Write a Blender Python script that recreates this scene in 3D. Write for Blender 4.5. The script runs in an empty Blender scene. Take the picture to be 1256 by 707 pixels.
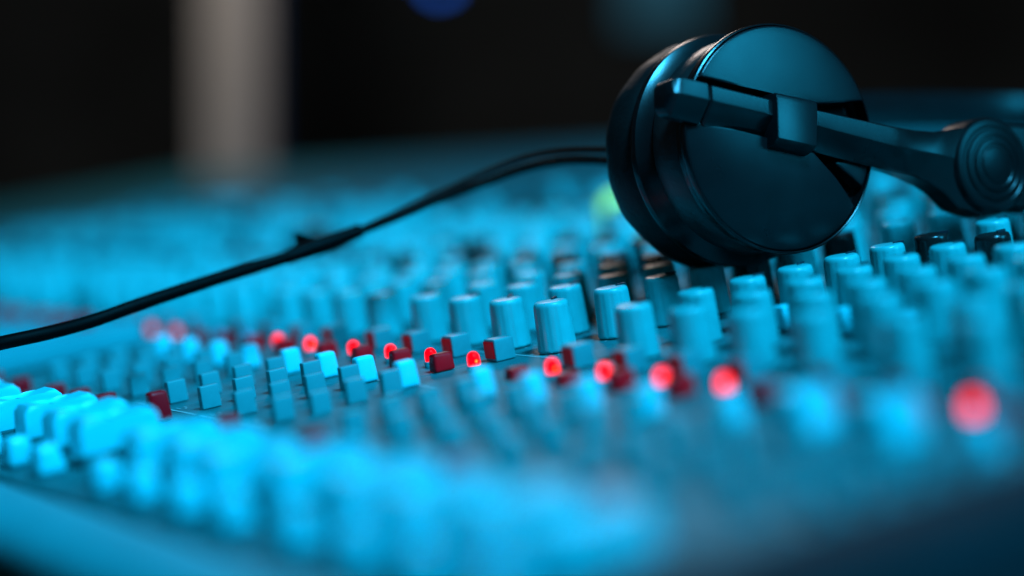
import bpy, bmesh, math, random
from mathutils import Vector, Matrix
random.seed(11)
scene = bpy.context.scene
COL = scene.collection
PI = math.pi

# ------------------------------------------------------------------ camera numbers (console-panel frame, metres)
F_PX, W_PX = 2613.65, 1256.0
CAM = Vector((0.58774927, -0.3231546, 0.09725736))
CR = Vector((0.49842507, 0.85261105, -0.15692945))
CU = Vector((-0.01571928, 0.18987527, 0.98168238))
CD = Vector((-0.86679026, 0.48682829, -0.10804102))
FOCUS = 0.690
TILT = Matrix.Rotation(math.radians(10.43), 4, 'X')     # the desk slopes towards its operator

def eye(x, y, depth):
    """a point of the place, seen in direction x, y at this distance"""
    return CAM + depth * (CD + (x - 628) / F_PX * CR - (y - 353.5) / F_PX * CU)

# ------------------------------------------------------------------ materials
def mat(name, col, rough=0.5, noise=0.08, nscale=300.0, bump=0.0, bscale=900.0, spec=0.5, metal=0.0, emit=None, estr=0.0, coat=0.0, streak=None):
    m = bpy.data.materials.new(name); m.use_nodes = True
    nt = m.node_tree; b = nt.nodes['Principled BSDF']
    b.inputs['Roughness'].default_value = rough
    b.inputs['Metallic'].default_value = metal
    b.inputs['Specular IOR Level'].default_value = spec
    b.inputs['Coat Weight'].default_value = coat
    tc = nt.nodes.new('ShaderNodeTexCoord')
    n = nt.nodes.new('ShaderNodeTexNoise'); n.inputs['Scale'].default_value = nscale; n.inputs['Detail'].default_value = 5
    nt.links.new(tc.outputs['Object'], n.inputs['Vector'])
    r = nt.nodes.new('ShaderNodeValToRGB')
    r.color_ramp.elements[0].position = 0.3; r.color_ramp.elements[1].position = 0.7
    r.color_ramp.elements[0].color = (*[max(0, c * (1 - noise)) for c in col], 1)
    r.color_ramp.elements[1].color = (*[min(1, c * (1 + noise)) for c in col], 1)
    nt.links.new(n.outputs['Fac'], r.inputs['Fac'])
    nt.links.new(r.outputs['Color'], b.inputs['Base Color'])
    mr = nt.nodes.new('ShaderNodeMapRange')
    mr.inputs['To Min'].default_value = max(0.02, rough - 0.08); mr.inputs['To Max'].default_value = min(1, rough + 0.08)
    n2 = nt.nodes.new('ShaderNodeTexNoise'); n2.inputs['Scale'].default_value = nscale * 0.4; n2.inputs['Detail'].default_value = 6
    nt.links.new(tc.outputs['Object'], n2.inputs['Vector'])
    nt.links.new(n2.outputs['Fac'], mr.inputs['Value']); nt.links.new(mr.outputs['Result'], b.inputs['Roughness'])
    if bump:
        bn = nt.nodes.new('ShaderNodeTexNoise'); bn.inputs['Scale'].default_value = bscale; bn.inputs['Detail'].default_value = 4
        nt.links.new(tc.outputs['Object'], bn.inputs['Vector'])
        bp = nt.nodes.new('ShaderNodeBump'); bp.inputs['Strength'].default_value = bump; bp.inputs['Distance'].default_value = 0.0003
        nt.links.new(bn.outputs['Fac'], bp.inputs['Height']); nt.links.new(bp.outputs['Normal'], b.inputs['Normal'])
    if emit:
        b.inputs['Emission Color'].default_value = (*emit, 1); b.inputs['Emission Strength'].default_value = estr
    return m

M = {  # panel, knob, grey and white colours carry the lamps' cyan cast
 'panel':   mat('cyan_cast_panel_paint', (0.010, 0.160, 0.168), 0.55, 0.22, 60, 0.35, 1400, spec=0.2),
 'seam':    mat('dark_seam', (0.01, 0.015, 0.018), 0.7),
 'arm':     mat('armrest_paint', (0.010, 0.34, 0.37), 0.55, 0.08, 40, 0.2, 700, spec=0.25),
 'cheek':   mat('dark_end_panel', (0.006, 0.02, 0.026), 0.7, 0.15, 60, 0.2, 500, spec=0.2),
 'knob':    mat('cyan_cast_knob_plastic', (0.022, 0.49, 0.50), 0.30, 0.05, 200, 0.10, 1500),
 'bknob':   mat('black_knob_plastic', (0.012, 0.012, 0.012), 0.25, 0.2, 200, 0.10, 1500),
 'pointer': mat('dark_pointer', (0.006, 0.02, 0.03), 0.4),
 'grey':    mat('cyan_cast_grey_plastic', (0.020, 0.31, 0.33), 0.42, 0.06, 300, 0.10, 1500),
 'white':   mat('cyan_cast_white_button', (0.012, 0.77, 0.85), 0.30, 0.03, 300, 0.05, 1500),  # white plastic with the cyan lamplight mixed into its colour
 'red':     mat('red_button_plastic', (0.95, 0.003, 0.010), 0.35, 0.06, 300, 0.08, 1500, spec=0.18),
 'fader':   mat('cyan_cast_white_fader', (0.012, 0.77, 0.85), 0.36, 0.03, 200, 0.05, 1200),
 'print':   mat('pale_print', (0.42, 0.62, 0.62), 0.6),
 'led':     mat('lit_red_lens', (0.25, 0.0, 0.0), 0.25, 0.02, 300, spec=0.08, emit=(1.0, 0.0, 0.004), estr=3.0),
 'leddim':  mat('dim_red_lens', (0.2, 0.0, 0.0), 0.25, 0.02, 300, spec=0.08, emit=(1.0, 0.0, 0.008), estr=0.8),
 'ledcore': mat('led_filament', (1.0, 0.25, 0.03), 0.3, 0.02, 300, emit=(1.0, 0.16, 0.01), estr=3.0),
 'ledoff':  mat('unlit_pale_lens', (0.50, 0.35, 0.48), 0.12, 0.02, 300),
 'green':   mat('lit_green_lens', (0.1, 0.5, 0.15), 0.2, 0.02, 300, emit=(0.25, 0.85, 0.10), estr=1.5),
 'hp':      mat('black_headphone_plastic', (0.005, 0.007, 0.008), 0.30, 0.12, 120, 0.10, 2600, spec=0.42),
 'hpgloss': mat('black_smooth_plastic', (0.003, 0.004, 0.0045), 0.24, 0.15, 120, 0.08, 1500),
 'hpmatte': mat('black_matte_plastic', (0.003, 0.004, 0.0045), 0.33, 0.15, 120, 0.08, 1500, spec=0.25),
 'recess':  mat('black_recess_plastic', (0.002, 0.0025, 0.0025), 0.6, 0.12, 120, 0.2, 1500, spec=0.1),
 'leather': mat('black_leatherette', (0.006, 0.006, 0.006), 0.5, 0.2, 250, 0.8, 700, spec=0.3),
 'metal':   mat('dark_ribbed_collar', (0.02, 0.02, 0.02), 0.35, 0.2, 200, 0.5, 700, spec=0.5),
 'cable':   mat('black_cable_rubber', (0.001, 0.001, 0.001), 0.5, 0.15, 300, 0.1, 1200, spec=0.06),
 'wall':    mat('dark_wall_paint', (0.045, 0.052, 0.055), 0.9, 0.8, 1.2),
 'floor':   mat('dark_carpet', (0.012, 0.014, 0.015), 0.95, 0.3, 8, 0.5, 60),
 'pillar':  mat('pale_grey_paint', (0.55, 0.52, 0.50), 0.8, 0.1, 2.0),
 'fringe':    mat('dark_blue_fringe', (0.02, 0.07, 0.22), 0.6, 0.1, 3.0),  # colour of the blue light along the pillar's edge
 'blue':    mat('lit_blue_lens', (0.0, 0.05, 0.3), 0.3, 0.02, 30, emit=(0.01, 0.10, 0.55), estr=4.0),
 'teal':    mat('lit_teal_glow', (0.01, 0.02, 0.03), 0.5, 0.3, 2.0, emit=(0.006, 0.045, 0.070), estr=0.9),
}

# ------------------------------------------------------------------ helpers
def mesh_from(name, bm, m, smooth=True, angle=35):
    bmesh.ops.recalc_face_normals(bm, faces=bm.faces)
    me = bpy.data.meshes.new(name); bm.to_mesh(me); bm.free()
    mats = m if isinstance(m, (list, tuple)) else [m]
    for x in mats: me.materials.append(x)
    if smooth:
        for p in me.polygons: p.use_smooth = True
        me.set_sharp_from_angle(angle=math.radians(angle))
    return me

def link(name, me, parent=None, loc=(0, 0, 0), rot=(0, 0, 0), label=None):
    o = bpy.data.objects.new(name, me); COL.objects.link(o)
    o.location = loc; o.rotation_euler = rot
    if parent is not None: o.parent = parent
    if label: o['label'] = label
    return o

def thing(name, label, cat, loc=(0, 0, 0)):
    o = bpy.data.objects.new(name, None); COL.objects.link(o)
    o.location = loc; o.empty_display_size = 0.02
    o['label'] = label; o['category'] = cat
    return o

def add_box(bm, x0, x1, y0, y1, z0, z1, bev=0.0, seg=2, mi=0, taper=0.0):
    vs = []
    for z, k in ((z0, 0.0), (z1, taper)):
        for x, y in ((x0 + k, y0 + k), (x1 - k, y0 + k), (x1 - k, y1 - k), (x0 + k, y1 - k)):
            vs.append(bm.verts.new((x, y, z)))
    fs = [bm.faces.new([vs[i] for i in q]) for q in ((3, 2, 1, 0), (4, 5, 6, 7), (0, 1, 5, 4), (1, 2, 6, 5), (2, 3, 7, 6), (3, 0, 4, 7))]
    for f in fs: f.material_index = mi
    if bev:
        es = list({e for f in fs for e in f.edges})
        bmesh.ops.bevel(bm, geom=es, offset=bev, segments=seg, profile=0.6, affect='EDGES', clamp_overlap=True)
    return bm

def lathe(bm, prof, n=48, flute=None, mi=0):
    """prof: (radius, z) from bottom to top about z; flute(r,z,theta) may change the radius"""
    rings = []
    for r, z in prof:
        if r < 1e-6:
            rings.append([bm.verts.new((0, 0, z))]); continue
        ring = []
        for i in range(n):
            t = 2 * PI * i / n
            rr = flute(r, z, t) if flute else r
            ring.append(bm.verts.new((rr * math.cos(t), rr * math.sin(t), z)))
        rings.append(ring)
    for a, b in zip(rings, rings[1:]):
        for i in range(n):
            j = (i + 1) % n
            if len(a) == 1 and len(b) == 1: continue
            if len(a) == 1: f = bm.faces.new((a[0], b[j], b[i]))
            elif len(b) == 1: f = bm.faces.new((a[i], a[j], b[0]))
            else: f = bm.faces.new((a[i], a[j], b[j], b[i]))
            f.material_index = mi
    return bm

def spline(pts, n=12):
    P = [Vector(p) for p in pts]; P = [2 * P[0] - P[1]] + P + [2 * P[-1] - P[-2]]
    out = []
    for i in range(1, len(P) - 2):
        for k in range(n):
            t = k / n
            a, b, c, d = P[i - 1], P[i], P[i + 1], P[i + 2]
            out.append(0.5 * ((2 * b) + (c - a) * t + (2 * a - 5 * b + 4 * c - d) * t * t + (3 * b - a - 3 * c + d) * t ** 3))
    out.append(P[-2]); return out

def tube(bm, pts, rad, seg=16):
    prev = None; N = len(pts); side = None
    for i, p in enumerate(pts):
        d = (pts[min(i + 1, N - 1)] - pts[max(i - 1, 0)]).normalized()
        if side is None: side = d.orthogonal().normalized()
        side = (side - d * side.dot(d)).normalized(); up = d.cross(side)
        r = rad(i / (N - 1)) if callable(rad) else rad
        ring = [bm.verts.new(p + r * (math.cos(2 * PI * k / seg) * side + math.sin(2 * PI * k / seg) * up)) for k in range(seg)]
        if prev:
            for k in range(seg): bm.faces.new((prev[k], prev[(k + 1) % seg], ring[(k + 1) % seg], ring[k]))
        else: bm.faces.new(ring)
        prev = ring
    bm.faces.new(list(reversed(prev)))
    return bm

# ------------------------------------------------------------------ THE CONSOLE
PITCH = 0.029
PER = 8.918261
base_cols = [-3, -2, -1, 0, 1.66493, 2.66493, 3.66493, 4.66493]
cols = {}
for k in range(-8, 2):
    for i, t in enumerate(base_cols):
        cols[(k, i)] = (t + k * PER) * PITCH
allx = sorted(x for x in cols.values() if x < 0.262)
X_END, X_FAR = 0.283, -2.02
Y_FRONT, Y_BACK = -0.161, 0.70
near = [x for x in allx if x > -0.24]            # sixteen channels of the near bank
nxt = [x for x in allx if -0.36 < x <= -0.24]    # next four
far = [x for x in allx if x <= -0.36]

console = thing('mixing_console', 'long blue-lit mixing console covered in rows of knobs, buttons and faders, under the black headphones', 'mixing console')

# carcass
bm = bmesh.new(); add_box(bm, X_FAR, X_END, Y_FRONT, Y_BACK, -0.11, -0.0016)
link('carcass', mesh_from('carcass', bm, M['seam']), console)
# channel plates: one per channel with a seam between
edges = []
xs = near[:] + nxt[:]; xs.sort()
bounds = []
for i, x in enumerate(xs):
    l = xs[i - 1] if i else x - PITCH
    r = xs[i + 1] if i < len(xs) - 1 else 2 * X_END - x - 0.001
    bounds.append((x, (l + x) / 2, (x + r) / 2))
for x, a, b in bounds:
    a = max(a, x - PITCH / 2); b2 = min(b, x + PITCH / 2)
    bm = bmesh.new(); add_box(bm, a - x + 0.0003, b2 - x - 0.0003, Y_FRONT + 0.0005, Y_BACK - 0.0005, -0.002, 0, 0.0003, 1)
    link('channel_plate', mesh_from('channel_plate', bm, M['panel']), console, (x, 0, 0))
    for g0, g1 in ((b2, b),):
        if g1 - g0 > 0.002 and x != xs[-1]:
            # blank filler strip between two groups of channels (full width of the gap)
            bm = bmesh.new(); add_box(bm, 0.0003, 2 * (g1 - g0) - 0.0003, Y_FRONT + 0.0005, Y_BACK - 0.0005, -0.002, 0.0002, 0.0003, 1)
            link('filler_strip', mesh_from('filler_strip', bm, M['panel']), console, (g0, 0, 0))
lastx = xs[-1] + PITCH / 2
bm = bmesh.new(); add_box(bm, lastx + 0.0003, X_END - 0.0003, Y_FRONT + 0.0005, Y_BACK - 0.0005, -0.002, 0.0002, 0.0003, 1)
link('filler_strip', mesh_from('filler_strip', bm, M['panel']), console)
bm = bmesh.new(); add_box(bm, X_FAR + 0.001, xs[0] - PITCH / 2 - 0.0003, Y_FRONT + 0.0005, Y_BACK - 0.0005, -0.002, 0, 0.0003, 1)
link('far_panel', mesh_from('far_panel', bm, M['panel']), console)
# armrest along the front, rounded nose
bm = bmesh.new()
prof = [(-0.1615, -0.09), (-0.1615, -0.001), (-0.166, 0.0012), (-0.178, 0.0008), (-0.1835, -0.0006), (-0.1862, -0.0030), (-0.1872, -0.0070), (-0.1868, -0.0130), (-0.184, -0.020), (-0.178, -0.09)]
ra = [bm.verts.new((X_FAR, y, z)) for y, z in prof]; rb = [bm.verts.new((X_END, y, z)) for y, z in prof]
for i in range(len(prof) - 1): bm.faces.new((ra[i], ra[i + 1], rb[i + 1], rb[i]))
bm.faces.new(ra); bm.faces.new(list(reversed(rb))); bm.faces.new((ra[-1], ra[0], rb[0], rb[-1]))
link('armrest', mesh_from('armrest', bm, M['arm'], angle=50), console)
# end cheek
bm = bmesh.new(); add_box(bm, X_END + 0.0004, X_END + 0.030, -0.20, Y_BACK + 0.01, -0.16, 0.006, 0.004, 3)
link('end_cheek', mesh_from('end_cheek', bm, M['cheek']), console)
# raised flat block beside the last button columns
bm = bmesh.new(); add_box(bm, -0.62, -0.262, -0.1600, -0.024, 0.0004, 0.0105, 0.0012, 2)
link('raised_section', mesh_from('raised_section', bm, M['arm']), console)
bm = bmesh.new(); add_box(bm, -0.2615, -0.2570, -0.1590, -0.023, 0.0003, 0.0011)
link('painted_shadow_strip', mesh_from('painted_shadow_strip', bm, M['seam']), console)  # dark strip painting in the shadow at the block's foot

# knob meshes
def flute(r, z, t):
    if r > 0.0050 and 0.0012 < z < 0.0152: return r * (1 - 0.030 * max(0.0, math.cos(12 * t)) ** 6)
    return r
def knob_mesh(name, m, h=0.0166):
    bm = bmesh.new()
    lathe(bm, [(0.0001, 0.0004), (0.0060, 0.0004), (0.00635, 0.0007), (0.00635, 0.0013), (0.00630, 0.0020), (0.00600, 0.009), (0.00574, h - 0.0019), (0.00570, h - 0.0013), (0.00552, h - 0.0007), (0.00520, h - 0.0002), (0.0047, h), (0.0030, h + 0.00005), (0.0, h + 0.0001)], 72, flute)
    return mesh_from(name, bm, m, angle=50)
K_PALE = knob_mesh('knob', M['knob']); K_BLACK = knob_mesh('black_knob', M['bknob'])
def pointer_mesh():
    bm = bmesh.new()
    add_box(bm, 0.0022, 0.0058, -0.00045, 0.00045, 0.0163, 0.0172, 0.0001, 1)
    # groove line running down the side
    vs = []
    for (r, z) in ((0.00576, 0.0152), (0.00604, 0.009), (0.00632, 0.0022)):
        vs.append([bm.verts.new((r - 0.0004, s * 0.00036, z)) for s in (-1, 1)] + [bm.verts.new((r + 0.00008, s * 0.00036, z)) for s in (1, -1)])
    for a, b in zip(vs, vs[1:]):
        for k in range(4): bm.faces.new((a[k], a[(k + 1) % 4], b[(k + 1) % 4], b[k]))
    bm.faces.new(vs[0]); bm.faces.new(list(reversed(vs[-1])))
    return mesh_from('pointer', bm, M['pointer'], smooth=False)
POINTER = pointer_mesh()

KROWS = [0.0200, 0.0432, 0.0631, 0.0820, 0.1010, 0.1200, 0.1390]
BACKROWS = [0.166, 0.188, 0.214, 0.236, 0.262, 0.284, 0.31]
knobs = []     # x, y, black, angle
for x in allx:
    rows = list(KROWS)
    if x > -0.40: rows += BACKROWS
    elif x > -1.1: rows += [y for y in BACKROWS if random.random() < 0.6]
    for j, y in enumerate(rows):
        black = (j == 4 and x < 0.03) or (j == 6 and random.random() < 0.6) or (j == 10)
        if x < -0.36 and random.random() < 0.10: continue
        knobs.append((x, y, black, math.radians(random.gauss(92, 24))))
def depth(x, y): return (Vector((x, y, 0.008)) - CAM).dot(CD)
def inframe(x, y):
    v = Vector((x, y, 0.010)) - CAM; d = v.dot(CD)
    u = 628 + F_PX * v.dot(CR) / d; w = 353.5 - F_PX * v.dot(CU) / d
    return -40 < u < 1296 and -40 < w < 760
vis = sorted([k for k in knobs if inframe(k[0], k[1])], key=lambda k: depth(k[0], k[1]))
chosen = vis[:100]; rest = vis[100:] + [k for k in knobs if not inframe(k[0], k[1]) and k[0] > -0.4]
for x, y, black, ang in chosen:
    o = link('knob', K_BLACK if black else K_PALE, console, (x, y, 0), (0, 0, ang), 'black knob' if black else None)
    link('pointer', POINTER, o)
bm = bmesh.new()
for x, y, black, ang in rest:
    tmp = bmesh.new()
    h = 0.0166
    lathe(tmp, [(0.0062, 0.0004), (0.0063, 0.002), (0.0057, h - 0.0015), (0.005, h), (0.0, h + 0.0001)], 20, None, 1 if black else 0)
    bmesh.ops.translate(tmp, verts=tmp.verts, vec=(x, y, 0))
    me = bpy.data.meshes.new('t'); tmp.to_mesh(me); tmp.free(); bm.from_mesh(me); bpy.data.meshes.remove(me)
o = link('knob_field', mesh_from('knob_field', bm, [M['knob'], M['bknob']], angle=50), console)
o['kind'] = 'stuff'; o['label'] = 'distant rows of small knobs blurred together'

# printed scale ticks round the knobs of the nearer bank
bm = bmesh.new()
for x, y, black, ang in chosen:
    for k in range(11):
        t = math.radians(-60 + 30 * k)
        c, s = math.cos(t), math.sin(t)
        r0, r1, w = 0.0078, 0.0092, 0.00022
        q = [(r0 * c - w * s, r0 * s + w * c), (r0 * c + w * s, r0 * s - w * c), (r1 * c + w * s, r1 * s - w * c), (r1 * c - w * s, r1 * s + w * c)]
        bm.faces.new([bm.verts.new((x + a, y + b, 0.0003)) for a, b in q])
for x in near:
    for y0, y1 in ((-0.0325, -0.0318), (0.0105, 0.0111), (-0.0885, -0.0878)):
        bm.faces.new([bm.verts.new((x + a, b, 0.0003)) for a, b in ((-0.0125, y0), (0.0125, y0), (0.0125, y1), (-0.0125, y1))])
for x in near:
    for y in (-0.0485, -0.0607, -0.0728, -0.0850):
        for k, (u, w_) in enumerate(((-0.0105, 0.0042), (-0.0055, 0.0018), (-0.0090, 0.0030))):
            yy = y + 0.0011 * k - 0.001
            bm.faces.new([bm.verts.new((x + a, b, 0.0003)) for a, b in ((u, yy), (u + w_, yy), (u + w_, yy + 0.00035), (u, yy + 0.00035))])
o = link('printed_scale', mesh_from('printed_scale', bm, M['print'], smooth=False), console)
o['kind'] = 'stuff'

# buttons
def box_mesh(name, sx, sy, h, m, bev, taper=0.0003, seg=3):
    bm = bmesh.new(); add_box(bm, -sx / 2, sx / 2, -sy / 2, sy / 2, 0.0002, h, bev, seg, taper=taper)
    return mesh_from(name, bm, m, angle=60)
B_WHITE = box_mesh('white_button', 0.0050, 0.0074, 0.0088, M['white'], 0.0012, 0.0005)
B_RED = box_mesh('red_button', 0.0050, 0.0074, 0.0060, M['red'], 0.0009, 0.0004)
B_REDT = box_mesh('tall_red_button', 0.0055, 0.0070, 0.0098, M['red'], 0.0012, 0.0005)
B_GREY = box_mesh('grey_button', 0.0031, 0.0066, 0.0076, M['grey'], 0.0004, 0.0001)
B_BIG = box_mesh('large_white_button', 0.0120, 0.0135, 0.0120, M['white'], 0.0020, 0.0010)
B_FLAT = box_mesh('pale_button', 0.0055, 0.0052, 0.0076, M['white'], 0.0006, 0.0002)
B_TALL = box_mesh('tall_button', 0.0070, 0.0074, 0.0074, M['grey'], 0.0005, 0.0001)
bm = bmesh.new(); add_box(bm, -0.0030, 0.0030, -0.0042, -0.00366, 0.0012, 0.0067, 0.0002, 1)
B_INS = mesh_from('red_insert', bm, M['red'])
bm = bmesh.new(); lathe(bm, [(0.0001, 0.0019), (0.00198, 0.0019), (0.0020, 0.0041), (0.0018, 0.0052), (0.0013, 0.0059), (0.0007, 0.0063), (0.0, 0.0064)], 28)
me_led = mesh_from('indicator_light', bm, M['led'], angle=50)
bm = bmesh.new(); lathe(bm, [(0.0001, 0.0002), (0.0025, 0.0002), (0.0024, 0.0018), (0.0022, 0.0021), (0.00200, 0.0021), (0.00200, 0.0010)], 28)
me_bezel = mesh_from('bezel', bm, M['grey'], angle=50)
me_dim = me_led.copy(); me_dim.materials.clear(); me_dim.materials.append(M['leddim'])
me_off = me_led.copy(); me_off.materials.clear(); me_off.materials.append(M['ledoff'])
bm = bmesh.new(); lathe(bm, [(0.0, -0.0005), (0.0004, -0.0003), (0.0005, 0.0), (0.0004, 0.0003), (0.0, 0.0005)], 12)
me_core = mesh_from('glow_point', bm, M['ledcore'])

lit_off = {round(x, 3) for x in (near[0] * 1.0, near[1], near[12], near[13], near[15])}
for x in near + nxt:
    on = round(x, 3) not in lit_off
    o = link('indicator_light', (me_dim if x < -0.2 else me_led) if on else me_off, console, (x, -0.011, 0), (0, 0, 0), 'lit red indicator' if on else 'unlit indicator')
    link('bezel', me_bezel, o)
    if on: link('glow_point', me_core, o, (0.00172, -0.0001, 0.0034))
    o = link('tall_button', B_TALL, console, (x - 0.0098, 0.0043, 0))
    link('red_insert', B_INS, o)
    j = lambda s: random.uniform(-s, s)
for i, x in enumerate(near):
    link('white_button', B_BIG if i in (13, 14) else B_WHITE, console, (x, -0.0353, 0), (0, 0, j(0.03)), 'large white button' if i in (13, 14) else None)
    link('red_button', B_RED, console, (x - 0.0158, -0.0143, -0.0022 if i in (8, 9) else 0), (0, 0, j(0.03)))
    for r, y in enumerate((-0.0425, -0.0547, -0.0668, -0.0790)):
        if x > -0.23 or r > 0:
            link('grey_button', B_GREY, console, (x + 0.0055, y - 0.001, -0.0012 if random.random() < 0.12 else 0), (0, 0, j(0.02)))
    # low red buttons above the faders
    if i >= 7:
        link('pale_button', B_FLAT, console, (x + 0.0130, 0.0660, 0))
        link('pale_button', B_FLAT, console, (x + 0.0150, 0.1130, 0))
    link('cue_button', box_mesh('cue_button', 0.0110, 0.0090, 0.0092, M['white'], 0.0022, 0.0012) if i == 0 else bpy.data.meshes['cue_button'], console, (x + random.uniform(-0.0015, 0.0015), -0.1510, 0))

for t in (-8.0, -6.72, -5.3, -4.35, -3.43, -1.70, 0.26, 2.32, 5.04, 7.3):
    link('red_button', B_REDT if t == -1.70 else B_RED, console, (t * PITCH, -0.0985, 0), (0, 0, random.uniform(-0.04, 0.04)))
# faders
def fader_mesh():
    """a saddle-topped slider cap: profile along y, extruded across x"""
    bm = bmesh.new()
    prof = [(-0.0128, 0.0040), (-0.0118, 0.0135), (-0.0098, 0.0158), (-0.0066, 0.0153), (-0.0030, 0.0141), (0, 0.0137), (0.0030, 0.0141), (0.0066, 0.0153), (0.0098, 0.0158), (0.0118, 0.0135), (0.0128, 0.0040)]
    L = [bm.verts.new((-0.0061, y, z)) for y, z in prof]; R_ = [bm.verts.new((0.0061, y, z)) for y, z in prof]
    fs = []
    for a in range(len(prof) - 1): fs.append(bm.faces.new((L[a], R_[a], R_[a + 1], L[a + 1])))
    bm.faces.new((L[0], L[-1], R_[-1], R_[0])); bm.faces.new(L); bm.faces.new(list(reversed(R_)))
    es = [e for e in bm.edges if (abs(e.verts[0].co.x - e.verts[1].co.x) < 1e-6)]
    bmesh.ops.bevel(bm, geom=es, offset=0.0012, segments=3, profile=0.6, affect='EDGES', clamp_overlap=True)
    add_box(bm, -0.0052, 0.0052, -0.0005, 0.0005, 0.0126, 0.0138, mi=1)
    for v in bm.verts: v.co.z *= 0.86
    return mesh_from('fader_cap', bm, [M['fader'], M['seam']], angle=40)
FADER = fader_mesh()
bm = bmesh.new(); add_box(bm, -0.0012, 0.0012, -0.0040, 0.0040, -0.001, 0.0070); STEM = mesh_from('fader_stem', bm, M['seam'])
bm = bmesh.new(); add_box(bm, -0.0013, 0.0013, -0.0380, 0.0, 0.0001, 0.0005); SLOT = mesh_from('fader_slot', bm, M['seam'])
for x in near:
    y = -0.1300 + random.uniform(-0.0045, 0.0025)
    o = link('fader_cap', FADER, console, (x, y, 0))
    link('fader_stem', STEM, o)
    link('fader_slot', SLOT, console, (x, -0.1060, 0))
# caps and keys on the raised section and the far bank
rx = [x for x in allx if -0.61 < x < -0.27]
for x in rx:
    link('red_button', B_RED, console, (x, -0.040, 0.0105))
bm = bmesh.new()
for x in allx:
    if x > -0.63: continue
    for y in (-0.03, -0.05, -0.07, -0.012): add_box(bm, x - 0.003, x + 0.003, y - 0.0035, y + 0.0035, 0.0002, 0.0068)
    add_box(bm, x - 0.0055, x + 0.0055, -0.137, -0.117, 0.0050, 0.0155)
o = link('button_field', mesh_from('button_field', bm, M['white']), console); o['kind'] = 'stuff'; o['label'] = 'distant buttons and sliders blurred together'
bm = bmesh.new(); add_box(bm, -0.004, 0.004, -0.0035, 0.0035, 0.0002, 0.0200, 0.001); add_box(bm, -0.005, 0.005, -0.0075, 0.0160, 0.0195, 0.0268, 0.0015)
link('lever', mesh_from('lever', bm, M['bknob']), console, (-0.381, 0.1060, 0), label='black T-shaped lever standing up behind the cable')
# green lamp on the back of the panel
bm = bmesh.new(); lathe(bm, [(0.0001, 0.0002), (0.0105, 0.0002), (0.0105, 0.012), (0.009, 0.0165), (0.005, 0.0190), (0.0, 0.0195)], 28)
link('indicator_light', mesh_from('green_light', bm, M['green']), console, (-0.316, 0.2545, 0), label='lit green indicator half hidden behind the ear cup')

# ------------------------------------------------------------------ THE HEADPHONES
def cam_dir(v): return (CR * v[0] + CU * v[1] - CD * v[2])
nC = Vector((0.493, 0.083, 0.866)).normalized()
e1C = (Vector((1, 0, 0)) - nC * nC.x).normalized(); e2C = nC.cross(e1C)
N_, E1, E2 = cam_dir(nC).normalized(), cam_dir(e1C).normalized(), cam_dir(e2C).normalized()
ctr = eye(960, 172, 0.690)
hp = thing('headphones', 'black headphones lying on the console knobs with their cable trailing off to the left', 'headphones')
cup_mx = Matrix(((E1.x, E2.x, N_.x, ctr.x), (E1.y, E2.y, N_.y, ctr.y), (E1.z, E2.z, N_.z, ctr.z), (0, 0, 0, 1)))
hp.matrix_world = cup_mx
mm = 0.001
def part(name, bm, m, angle=35, parent=hp, smooth=True): return link(name, mesh_from(name, bm, m, smooth, angle), parent)
def L(v): return cup_mx.inverted() @ v                       # place -> headphone frame

# housing, turned about the cup's axis
bm = bmesh.new()
lathe(bm, [(r * mm, z * mm) for r, z in [(0, -27), (33, -27), (34.2, -26), (34.8, -22), (34.8, -8), (35.4, -6.5), (36.6, -5.5), (37.4, -4), (37.8, -2.6), (37.8, -1.4), (37.55, -0.8), (37.2, -0.6), (36.95, -0.8), (36.8, -6.8), (20, -7.3), (0, -7.3)]], 128)
part('ear_cup', bm, M['hpgloss'])
bm = bmesh.new()
lathe(bm, [(r * mm, z * mm) for r, z in [(0, -7.0), (20, -6.98), (36.6, -6.9), (36.75, -1.6)]], 96)
part('face_recess', bm, M['recess'])
# metal collar behind the shell
bm = bmesh.new()
def kn(r, z, t): return r * (1 + 0.0012 * math.sin(9 * t + 700 * z))
lathe(bm, [(r * mm, z * mm) for r, z in [(33, -23), (35.4, -22.6), (35.8, -21), (35.8, -10.5), (35.2, -9.2), (33, -9)]], 240, kn)
part('collar', bm, M['metal'])
# back ring whose bright rim shows as a thin arc
bm = bmesh.new()
lathe(bm, [(r * mm, z * mm) for r, z in [(30, -31), (38.4, -31), (39.2, -30.2), (39.4, -29), (39.0, -27.6), (38.0, -27), (36.0, -25.5), (34.5, -24), (30, -24)]], 128)
part('back_ring', bm, M['hpgloss'])
# cushion
bm = bmesh.new()
lathe(bm, [(r * mm, z * mm) for r, z in [(20, -38), (22, -48), (25, -52.6), (29, -54), (33, -53), (36.3, -50.0), (38.2, -46), (38.8, -42), (38.4, -37), (37.4, -33), (36, -31.4), (30, -31.3)]], 128,
      lambda r, z, t: r * (1 + 0.006 * math.sin(7 * t + 1) + 0.004 * math.sin(17 * t)))
part('ear_cushion', bm, M['leather'], 60)

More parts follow.
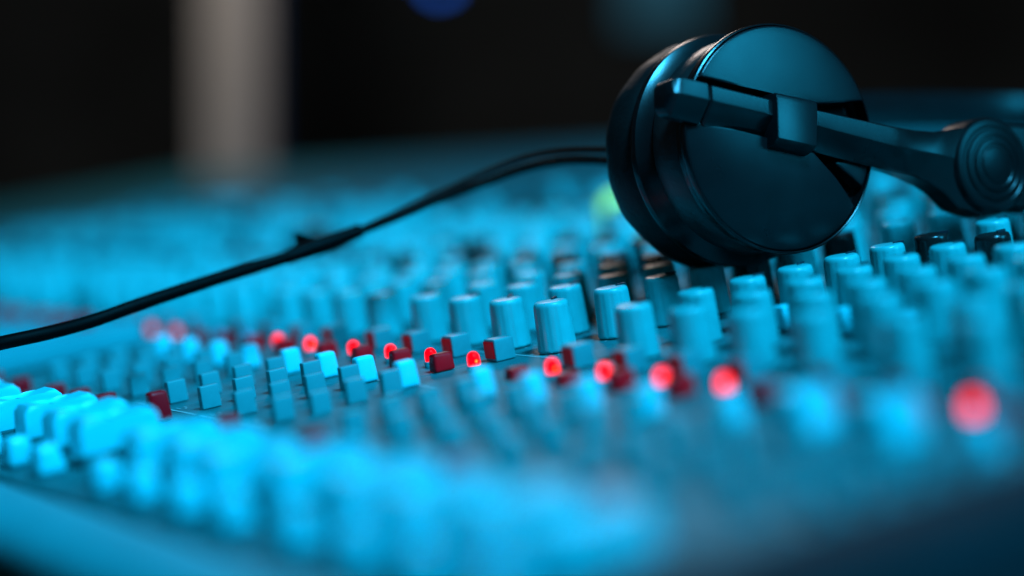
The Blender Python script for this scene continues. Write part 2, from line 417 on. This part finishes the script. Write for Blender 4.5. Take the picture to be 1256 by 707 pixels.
# two cover plates of the face, a wedge-shaped slot between them
RF = 36.7
def plate(name, poly, hz0=-6.9, hz1=1.4, dish=3.4, m='hp'):
    """poly: outline in mm on the face; slightly domed and rounded at its edge"""
    bm = bmesh.new()
    # fine polar grid clipped by outline: triangulate the outline, then subdivide for the dome
    vs = [bm.verts.new((a * mm, b * mm, hz1 * mm)) for a, b in poly]
    f = bm.faces.new(vs)
    g = bmesh.ops.extrude_face_region(bm, geom=[f])
    low = [v for v in g['geom'] if isinstance(v, bmesh.types.BMVert)]
    for v in low: v.co.z = hz0 * mm
    top_edges = [e for e in f.edges]
    bmesh.ops.bevel(bm, geom=top_edges, offset=0.7 * mm, segments=3, profile=0.6, affect='EDGES', clamp_overlap=True)
    ng = [x for x in bm.faces if len(x.verts) > 4]
    bmesh.ops.triangulate(bm, faces=ng)
    for _ in range(3):
        long = [e for e in bm.edges if e.calc_length() > 3.5 * mm and all(v.co.z > (hz1 - 0.8) * mm for v in e.verts)]
        if not long: break
        bmesh.ops.subdivide_edges(bm, edges=long, cuts=1)
        bmesh.ops.triangulate(bm, faces=[x for x in bm.faces if len(x.verts) > 4])
    for v in bm.verts:
        if v.co.z > (hz1 - 0.9) * mm:
            r = math.hypot(v.co.x, v.co.y) / (RF * mm)
            v.co.z += dish * mm * (0.42 - r ** 2.6)
    bmesh.ops.recalc_face_normals(bm, faces=bm.faces)
    return part(name, bm, M[m], 40)
def arc(t0, t1, n=40): return [(RF * math.cos(math.radians(t0 + (t1 - t0) * i / n)), RF * math.sin(math.radians(t0 + (t1 - t0) * i / n))) for i in range(n + 1)]
def ang(a, b): return math.degrees(math.atan2(b, a))
up = arc(ang(33.4, 15.3), ang(-32.5, 17.0)) + [(-18, 15.2), (-5.2, 13.8), (3, 13.0), (12.0, 11.9), (22, 13.4)]
part_up = plate('upper_cover_plate', up, dish=2.2)
lo = arc(-180 + 3.0 - 360 + 360, ang(28.0, -19.6)) if False else arc(-184.5, -33.5)
lo = lo + [(20, -12.0), (10.2, -4.4), (2, -3.0), (-7.6, -1.4), (-22, 0.8)]
part_lo = plate('lower_cover_plate', lo, dish=5.0, m='hp')

plate('rim_plate', [(21.5, -6.2), (29, -10.4), (33.6, -13.4), (35.6, -8.5), (36.2, -5.0), (30, -4.5)], hz1=-1.0, dish=0.4)
# yoke arm: ridged bar over the face, running out to the hinge
def sweep_arm(name, pts, m, capbev=0.0):
    """pts: (a, b, low, ridge, top, hb, hr, ht)"""
    bm = bmesh.new(); rings = []
    for a, b, w0, wr, w1, h0, hr, ht in pts:
        rings.append([bm.verts.new(Vector((a, b + y, h)) * mm) for y, h in ((-w0 + 0.4, -4.5), (-w0, h0 - 0.6), (-w0 + 0.6, h0), (wr - 0.5, hr - 0.25), (wr, hr), (wr + 0.5, hr - 0.15), (w1 - 0.5, ht + 0.2), (w1, ht - 0.4), (w1 - 0.3, -4.5))])
    n = len(rings[0])
    for p, q in zip(rings, rings[1:]):
        for i in range(n): bm.faces.new((p[i], p[(i + 1) % n], q[(i + 1) % n], q[i]))
    bm.faces.new(rings[0]); bm.faces.new(list(reversed(rings[-1])))
    return part(name, bm, m, 28)
def cb(a): return 3.6 - 0.104 * (a - 9.7) if a < 43 else 0.15 - 0.10 * (a - 43)
sweep_arm('arm_tip', [(-46.8, cb(-46.5), 2.4, 0.3, 2.6, 1, 1.8, 1.3), (-46.5, cb(-46.5), 4.0, 0.3, 3.6, 1.2, 3.6, 2.3), (-45.6, cb(-45.6), 5.4, 0.4, 4.9, 1.6, 5.3, 3.6), (-44.4, cb(-44.4), 6.1, 0.4, 5.6, 1.9, 6.0, 4.2), (-42.5, cb(-43.5), 6.4, 0.4, 5.9, 1.2, 6.2, 5.3), (-33.2, cb(-33.2), 6.6, 0.4, 6.0, 1.2, 6.4, 5.4), (-32.7, cb(-32.7), 6.0, 0.4, 5.6, 1.0, 5.6, 4.8)], M['hp'])
sweep_arm('yoke_arm', [(-32.1, cb(-32.1), 6.0, 0.4, 5.2, 1.0, 5.4, 4.6), (-31.4, cb(-31.4), 6.6, 0.4, 5.7, 1.2, 6.2, 5.3), (-10, cb(-10), 6.6, 0.3, 5.6, 1.2, 6.2, 5.3), (10, cb(10), 7.0, 0.2, 5.8, 1.2, 6.2, 5.3),
    (40, cb(40), 7.8, -0.6, 6.0, 1.2, 6.4, 5.4), (44, cb(44), 8.0, -0.4, 6.1, 1.6, 6.2, 5.6), (50, cb(50), 8.6, 0, 6.3, 4.0, 5.0, 6.0), (58, cb(58), 10.0, 0, 7.2, 4.8, 6.2, 6.2), (64, cb(64), 12.4, 0, 9.0, 5, 6.2, 6.2), (70, cb(70), 16.5, 0, 11.0, 5, 6.0, 6.0), (80, cb(80), 17.5, 0, 12.0, 5, 6.0, 6.0)], M['hpgloss'])
# clip that straps the arm to the face
bm = bmesh.new()
pr = [(-4.4, -6.0), (-4.4, 3.0), (-3.4, 6.8), (-1.6, 9.2), (11.2, 8.2), (12.6, 7.7), (13.3, 6.8), (13.6, -6.0)]
A0 = [bm.verts.new(Vector((-8.6 + (0.04 * y), y - 0.25, h)) * mm) for y, h in pr]; A1 = [bm.verts.new(Vector((7.0 + (0.10 * y), y - 1.8, h)) * mm) for y, h in pr]
for i in range(len(pr)): bm.faces.new((A0[i], A0[(i + 1) % len(pr)], A1[(i + 1) % len(pr)], A1[i]))
bm.faces.new(A0); bm.faces.new(list(reversed(A1)))
bmesh.ops.bevel(bm, geom=[e for e in bm.edges if abs(e.verts[0].co.x - e.verts[1].co.x) < 2.5 * mm], offset=0.6 * mm, segments=2, profile=0.6, affect='EDGES', clamp_overlap=True)
part('arm_clip', bm, M['hp'], 30)
# hinge: stepped concentric rings
bm = bmesh.new()
lathe(bm, [(r * mm, z * mm) for r, z in [(0, -8), (15.6, -8), (16.6, -7), (16.8, 4), (16.4, 5.6), (15.6, 6.6), (14.4, 7.0), (13.6, 7.0), (13.2, 6.7), (12.2, 6.8), (11.8, 7.4), (10.6, 7.6), (10.2, 7.25), (9.2, 7.35), (8.8, 8.0), (7.6, 8.2), (7.2, 7.9), (6.2, 8.0), (5.8, 8.4), (4.0, 8.7), (2, 8.8), (0, 8.85)]], 96)
bmesh.ops.translate(bm, verts=bm.verts, vec=Vector((83.5, -3.6, 0.4)) * mm)
part('hinge', bm, M['hpmatte'], 30)
# headband block running on from the hinge, and the second strip of the split headband behind
bm = bmesh.new(); add_box(bm, 84 * mm, 150 * mm, -18.0 * mm, 11.8 * mm, -8 * mm, 5.6 * mm, 2.2 * mm, 3)
bmesh.ops.rotate(bm, verts=bm.verts, cent=Vector((83.5, -4, 0)) * mm, matrix=Matrix.Rotation(math.radians(1.5), 3, 'Z'))
part('headband', bm, M['hpmatte'], 40)
def strip(name, pts, half_h, half_t, m):
    bm = bmesh.new(); prev = None; P = spline([L(p) for p in pts], 10)
    upv = (cup_mx.to_3x3().inverted() @ CU).normalized()
    for i, p in enumerate(P):
        d = (P[min(i + 1, len(P) - 1)] - P[max(i - 1, 0)]).normalized(); s = d.cross(upv).normalized()
        ring = [bm.verts.new(p + upv * half_h * y + s * half_t * z) for y, z in ((-1, -0.7), (-1, 0.7), (-0.85, 1), (0.85, 1), (1, 0.7), (1, -0.7), (0.85, -1), (-0.85, -1))]
        if prev:
            for k in range(8): bm.faces.new((prev[k], prev[(k + 1) % 8], ring[(k + 1) % 8], ring[k]))
        else: bm.faces.new(ring)
        prev = ring
    bm.faces.new(list(reversed(prev)))
    return part(name, bm, m, 40)
strip('headband_strip', [eye(1000, 140, 0.765), eye(1080, 137, 0.82), eye(1170, 138, 0.86), eye(1270, 141, 0.88), eye(1400, 150, 0.87)], 0.0068, 0.0020, M['hp'])

# cable: one lead from the left, a moulded split, two strands up to the cup
main = [eye(-150, 462, 0.66), eye(-60, 439, 0.675), eye(0, 424, 0.69), eye(60, 411, 0.70), eye(115, 396, 0.71), eye(180, 373, 0.72), eye(265, 345, 0.735), eye(350, 319, 0.75), eye(400, 302, 0.757)]
bm = bmesh.new(); tube(bm, spline([L(p) for p in main]), 0.0023)
part('cable', bm, M['cable'], 60)
bm = bmesh.new(); tube(bm, spline([L(eye(352, 318.5, 0.750)), L(eye(380, 308.5, 0.754)), L(eye(410, 298, 0.758)), L(eye(442, 285.5, 0.762))]), lambda t: 0.0026 + 0.0006 * math.sin(PI * t) ** 2)
split = part('cable_split', bm, M['cable'], 60)
# clip on the cable with a pointed corner standing up
bm = bmesh.new()
pg = [(359, 284), (367, 288), (385, 291), (408, 291), (430, 286), (446, 283), (443, 294), (420, 305), (372, 320), (361, 318), (362, 300)]
fa = [bm.verts.new(L(eye(x, y, 0.800))) for x, y in pg]; fb = [bm.verts.new(L(eye(x, y, 0.808))) for x, y in pg]
for i in range(len(pg)): bm.faces.new((fa[i], fa[(i + 1) % len(pg)], fb[(i + 1) % len(pg)], fb[i]))
bm.faces.new(fa); bm.faces.new(list(reversed(fb)))
bmesh.ops.bevel(bm, geom=[e for e in bm.edges], offset=0.0005, segments=2, profile=0.6, affect='EDGES', clamp_overlap=True)
link('cable_clip', mesh_from('cable_clip', bm, M['cable']), hp)
s1 = [eye(432, 289, 0.761), eye(480, 268, 0.768), eye(540, 240, 0.775), eye(600, 214, 0.78), eye(650, 197, 0.785), eye(700, 190, 0.785), eye(760, 190, 0.775), eye(800, 196, 0.755)]
s2 = [eye(432, 290, 0.761), eye(480, 272, 0.764), eye(540, 247, 0.768), eye(590, 229, 0.770), eye(640, 211, 0.770), eye(690, 201, 0.768), eye(745, 201, 0.760), eye(800, 208, 0.745)]
for s, r in ((s1, 0.0012), (s2, 0.0015)):
    bm = bmesh.new(); tube(bm, spline([L(p) for p in s]), r); part('cable_strand', bm, M['cable'], 60)

# ------------------------------------------------------------------ tilt the desk and everything on it into the level room
panel_things = [console, hp]
for o in panel_things: o.matrix_world = TILT @ o.matrix_world
def W(v): return TILT @ v
def reye(x, y, d): return W(eye(x, y, d))

# ------------------------------------------------------------------ the dark room behind
fwd = (TILT.to_3x3() @ CD); fwd.z = 0; fwd.normalize(); rgt = Vector((fwd.y, -fwd.x, 0))
yaw = math.atan2(rgt.y, rgt.x)
def room_box(name, c, sx, sy, z0, z1, m, parent=None, bev=0.0):
    """sx across the view, sy along it, turned to face the desk's camera side"""
    bm = bmesh.new(); add_box(bm, -sx / 2, sx / 2, -sy / 2, sy / 2, z0, z1, bev)
    o = link(name, mesh_from(name, bm, m), parent)
    if parent is None: o.matrix_world = Matrix.Translation((c.x, c.y, 0)) @ Matrix.Rotation(yaw, 4, 'Z')
    return o
bm = bmesh.new(); add_box(bm, -6, 6, -6, 6, -0.82, -0.80)
fl = link('floor', mesh_from('floor', bm, M['floor'])); fl['kind'] = 'structure'
wl = room_box('wall', reye(628, 200, 5.2), 9.0, 0.1, -0.8, 2.6, M['wall']); wl['kind'] = 'structure'
pc = reye(289, 100, 3.4)
pil = thing('pillar', 'pale grey pillar standing in the dark behind the console', 'pillar', (pc.x, pc.y, -0.8))
pil.rotation_euler = (0, 0, yaw)
bm = bmesh.new(); add_box(bm, -0.046, 0.046, -0.05, 0.05, 0, 2.4, 0.006); link('shaft', mesh_from('shaft', bm, M['pillar']), pil)
bm = bmesh.new(); add_box(bm, 0.0465, 0.056, -0.03, 0.04, 0, 2.4, 0.004); link('blue_fringe_strip', mesh_from('blue_fringe_strip', bm, M['fringe']), pil)  # added strip, blue light fringe of the shaft put into its colour
bc = reye(540, -22, 3.6)
bl = thing('blue_lamp', 'small blue lamp glowing out of focus at the top of the picture', 'lamp', bc)
bm = bmesh.new(); bmesh.ops.create_uvsphere(bm, u_segments=20, v_segments=12, radius=0.012); link('lens', mesh_from('lens', bm, M['blue']), bl)
bm = bmesh.new(); lathe(bm, [(0, 0.012), (0.016, 0.012), (0.017, 0.016), (0.015, 0.05), (0, 0.052)], 24); link('housing', mesh_from('housing', bm, M['hpgloss']), bl)

glow_at = reye(812, -4, 3.7)
glow_obj = thing('glow', 'dim teal screen panel added far behind, above the ear cup', 'glow', glow_at)  # made-up glowing panel for a blurred patch of teal light
glow_obj.rotation_euler = (0, 0, yaw)
bm = bmesh.new(); add_box(bm, -0.085, 0.085, 0.0, 0.03, -0.075, 0.14, 0.004); link('casing', mesh_from('casing', bm, M['hpmatte']), glow_obj)
bm = bmesh.new(); add_box(bm, -0.072, 0.072, -0.003, 0.001, -0.060, 0.125, 0.0); link('glow_face', mesh_from('glow_face', bm, M['teal']), glow_obj)
# ------------------------------------------------------------------ lamps
def area(name, loc, target, size, power, color, sy=None, spread=180):
    l = bpy.data.lights.new(name, 'AREA'); l.energy = power; l.color = color; l.spread = math.radians(spread)
    l.shape = 'RECTANGLE'; l.size = size; l.size_y = sy or size
    o = bpy.data.objects.new(name, l); COL.objects.link(o); o.location = loc
    o.rotation_euler = (Vector(target) - Vector(loc)).to_track_quat('-Z', 'Y').to_euler()
    return o
area('blue_stage_lamp', W(Vector((1.50, 0.20, 2.2))), W(Vector((-0.48, 0.04, 0))), 0.5, 12.2, (0.045, 0.55, 1.0), spread=46)
area('blue_side_lamp', W(Vector((1.67, 1.20, 0.82))), W(Vector((0.0, 0.1, 0.05))), 0.8, 2.9, (0.015, 0.56, 1.0), spread=62)
area('warm_room_lamp', W(Vector((-1.60, 0.95, 0.80))), W(Vector((0.00, 0.17, 0.09))), 0.3, 0.034, (1.0, 0.84, 0.76), spread=16)
lp = pc + (-fwd) * 0.9 + Vector((0, 0, 0.9))
area('pillar_fill', lp, pc + Vector((0, 0, 0.05)), 0.2, 6.0, (1.0, 0.91, 0.83))  # unseen fill added to brighten the pillar on its own

w = bpy.data.worlds.new('World'); scene.world = w; w.use_nodes = True
bg = w.node_tree.nodes['Background']; bg.inputs['Color'].default_value = (0.45, 0.5, 0.5, 1); bg.inputs['Strength'].default_value = 0.03

# ------------------------------------------------------------------ camera
cd = bpy.data.cameras.new('camera'); cam = bpy.data.objects.new('camera', cd); COL.objects.link(cam)
mx = Matrix(((CR.x, CU.x, -CD.x, CAM.x), (CR.y, CU.y, -CD.y, CAM.y), (CR.z, CU.z, -CD.z, CAM.z), (0, 0, 0, 1)))
cam.matrix_world = TILT @ mx
cd.sensor_fit = 'HORIZONTAL'; cd.sensor_width = 24.0; cd.lens = F_PX / W_PX * 24.0
cd.shift_y = -2.6 / W_PX
cd.clip_start = 0.02; cd.clip_end = 50
cd.dof.use_dof = True; cd.dof.focus_distance = FOCUS; cd.dof.aperture_fstop = 1.7
scene.camera = cam
scene.view_settings.view_transform = 'Standard'; scene.view_settings.look = 'None'
scene.view_settings.exposure = 0; scene.view_settings.gamma = 1
scene.cycles.use_denoising = True
scene.cycles.max_bounces = 8
scene.cycles.sample_clamp_indirect = 6
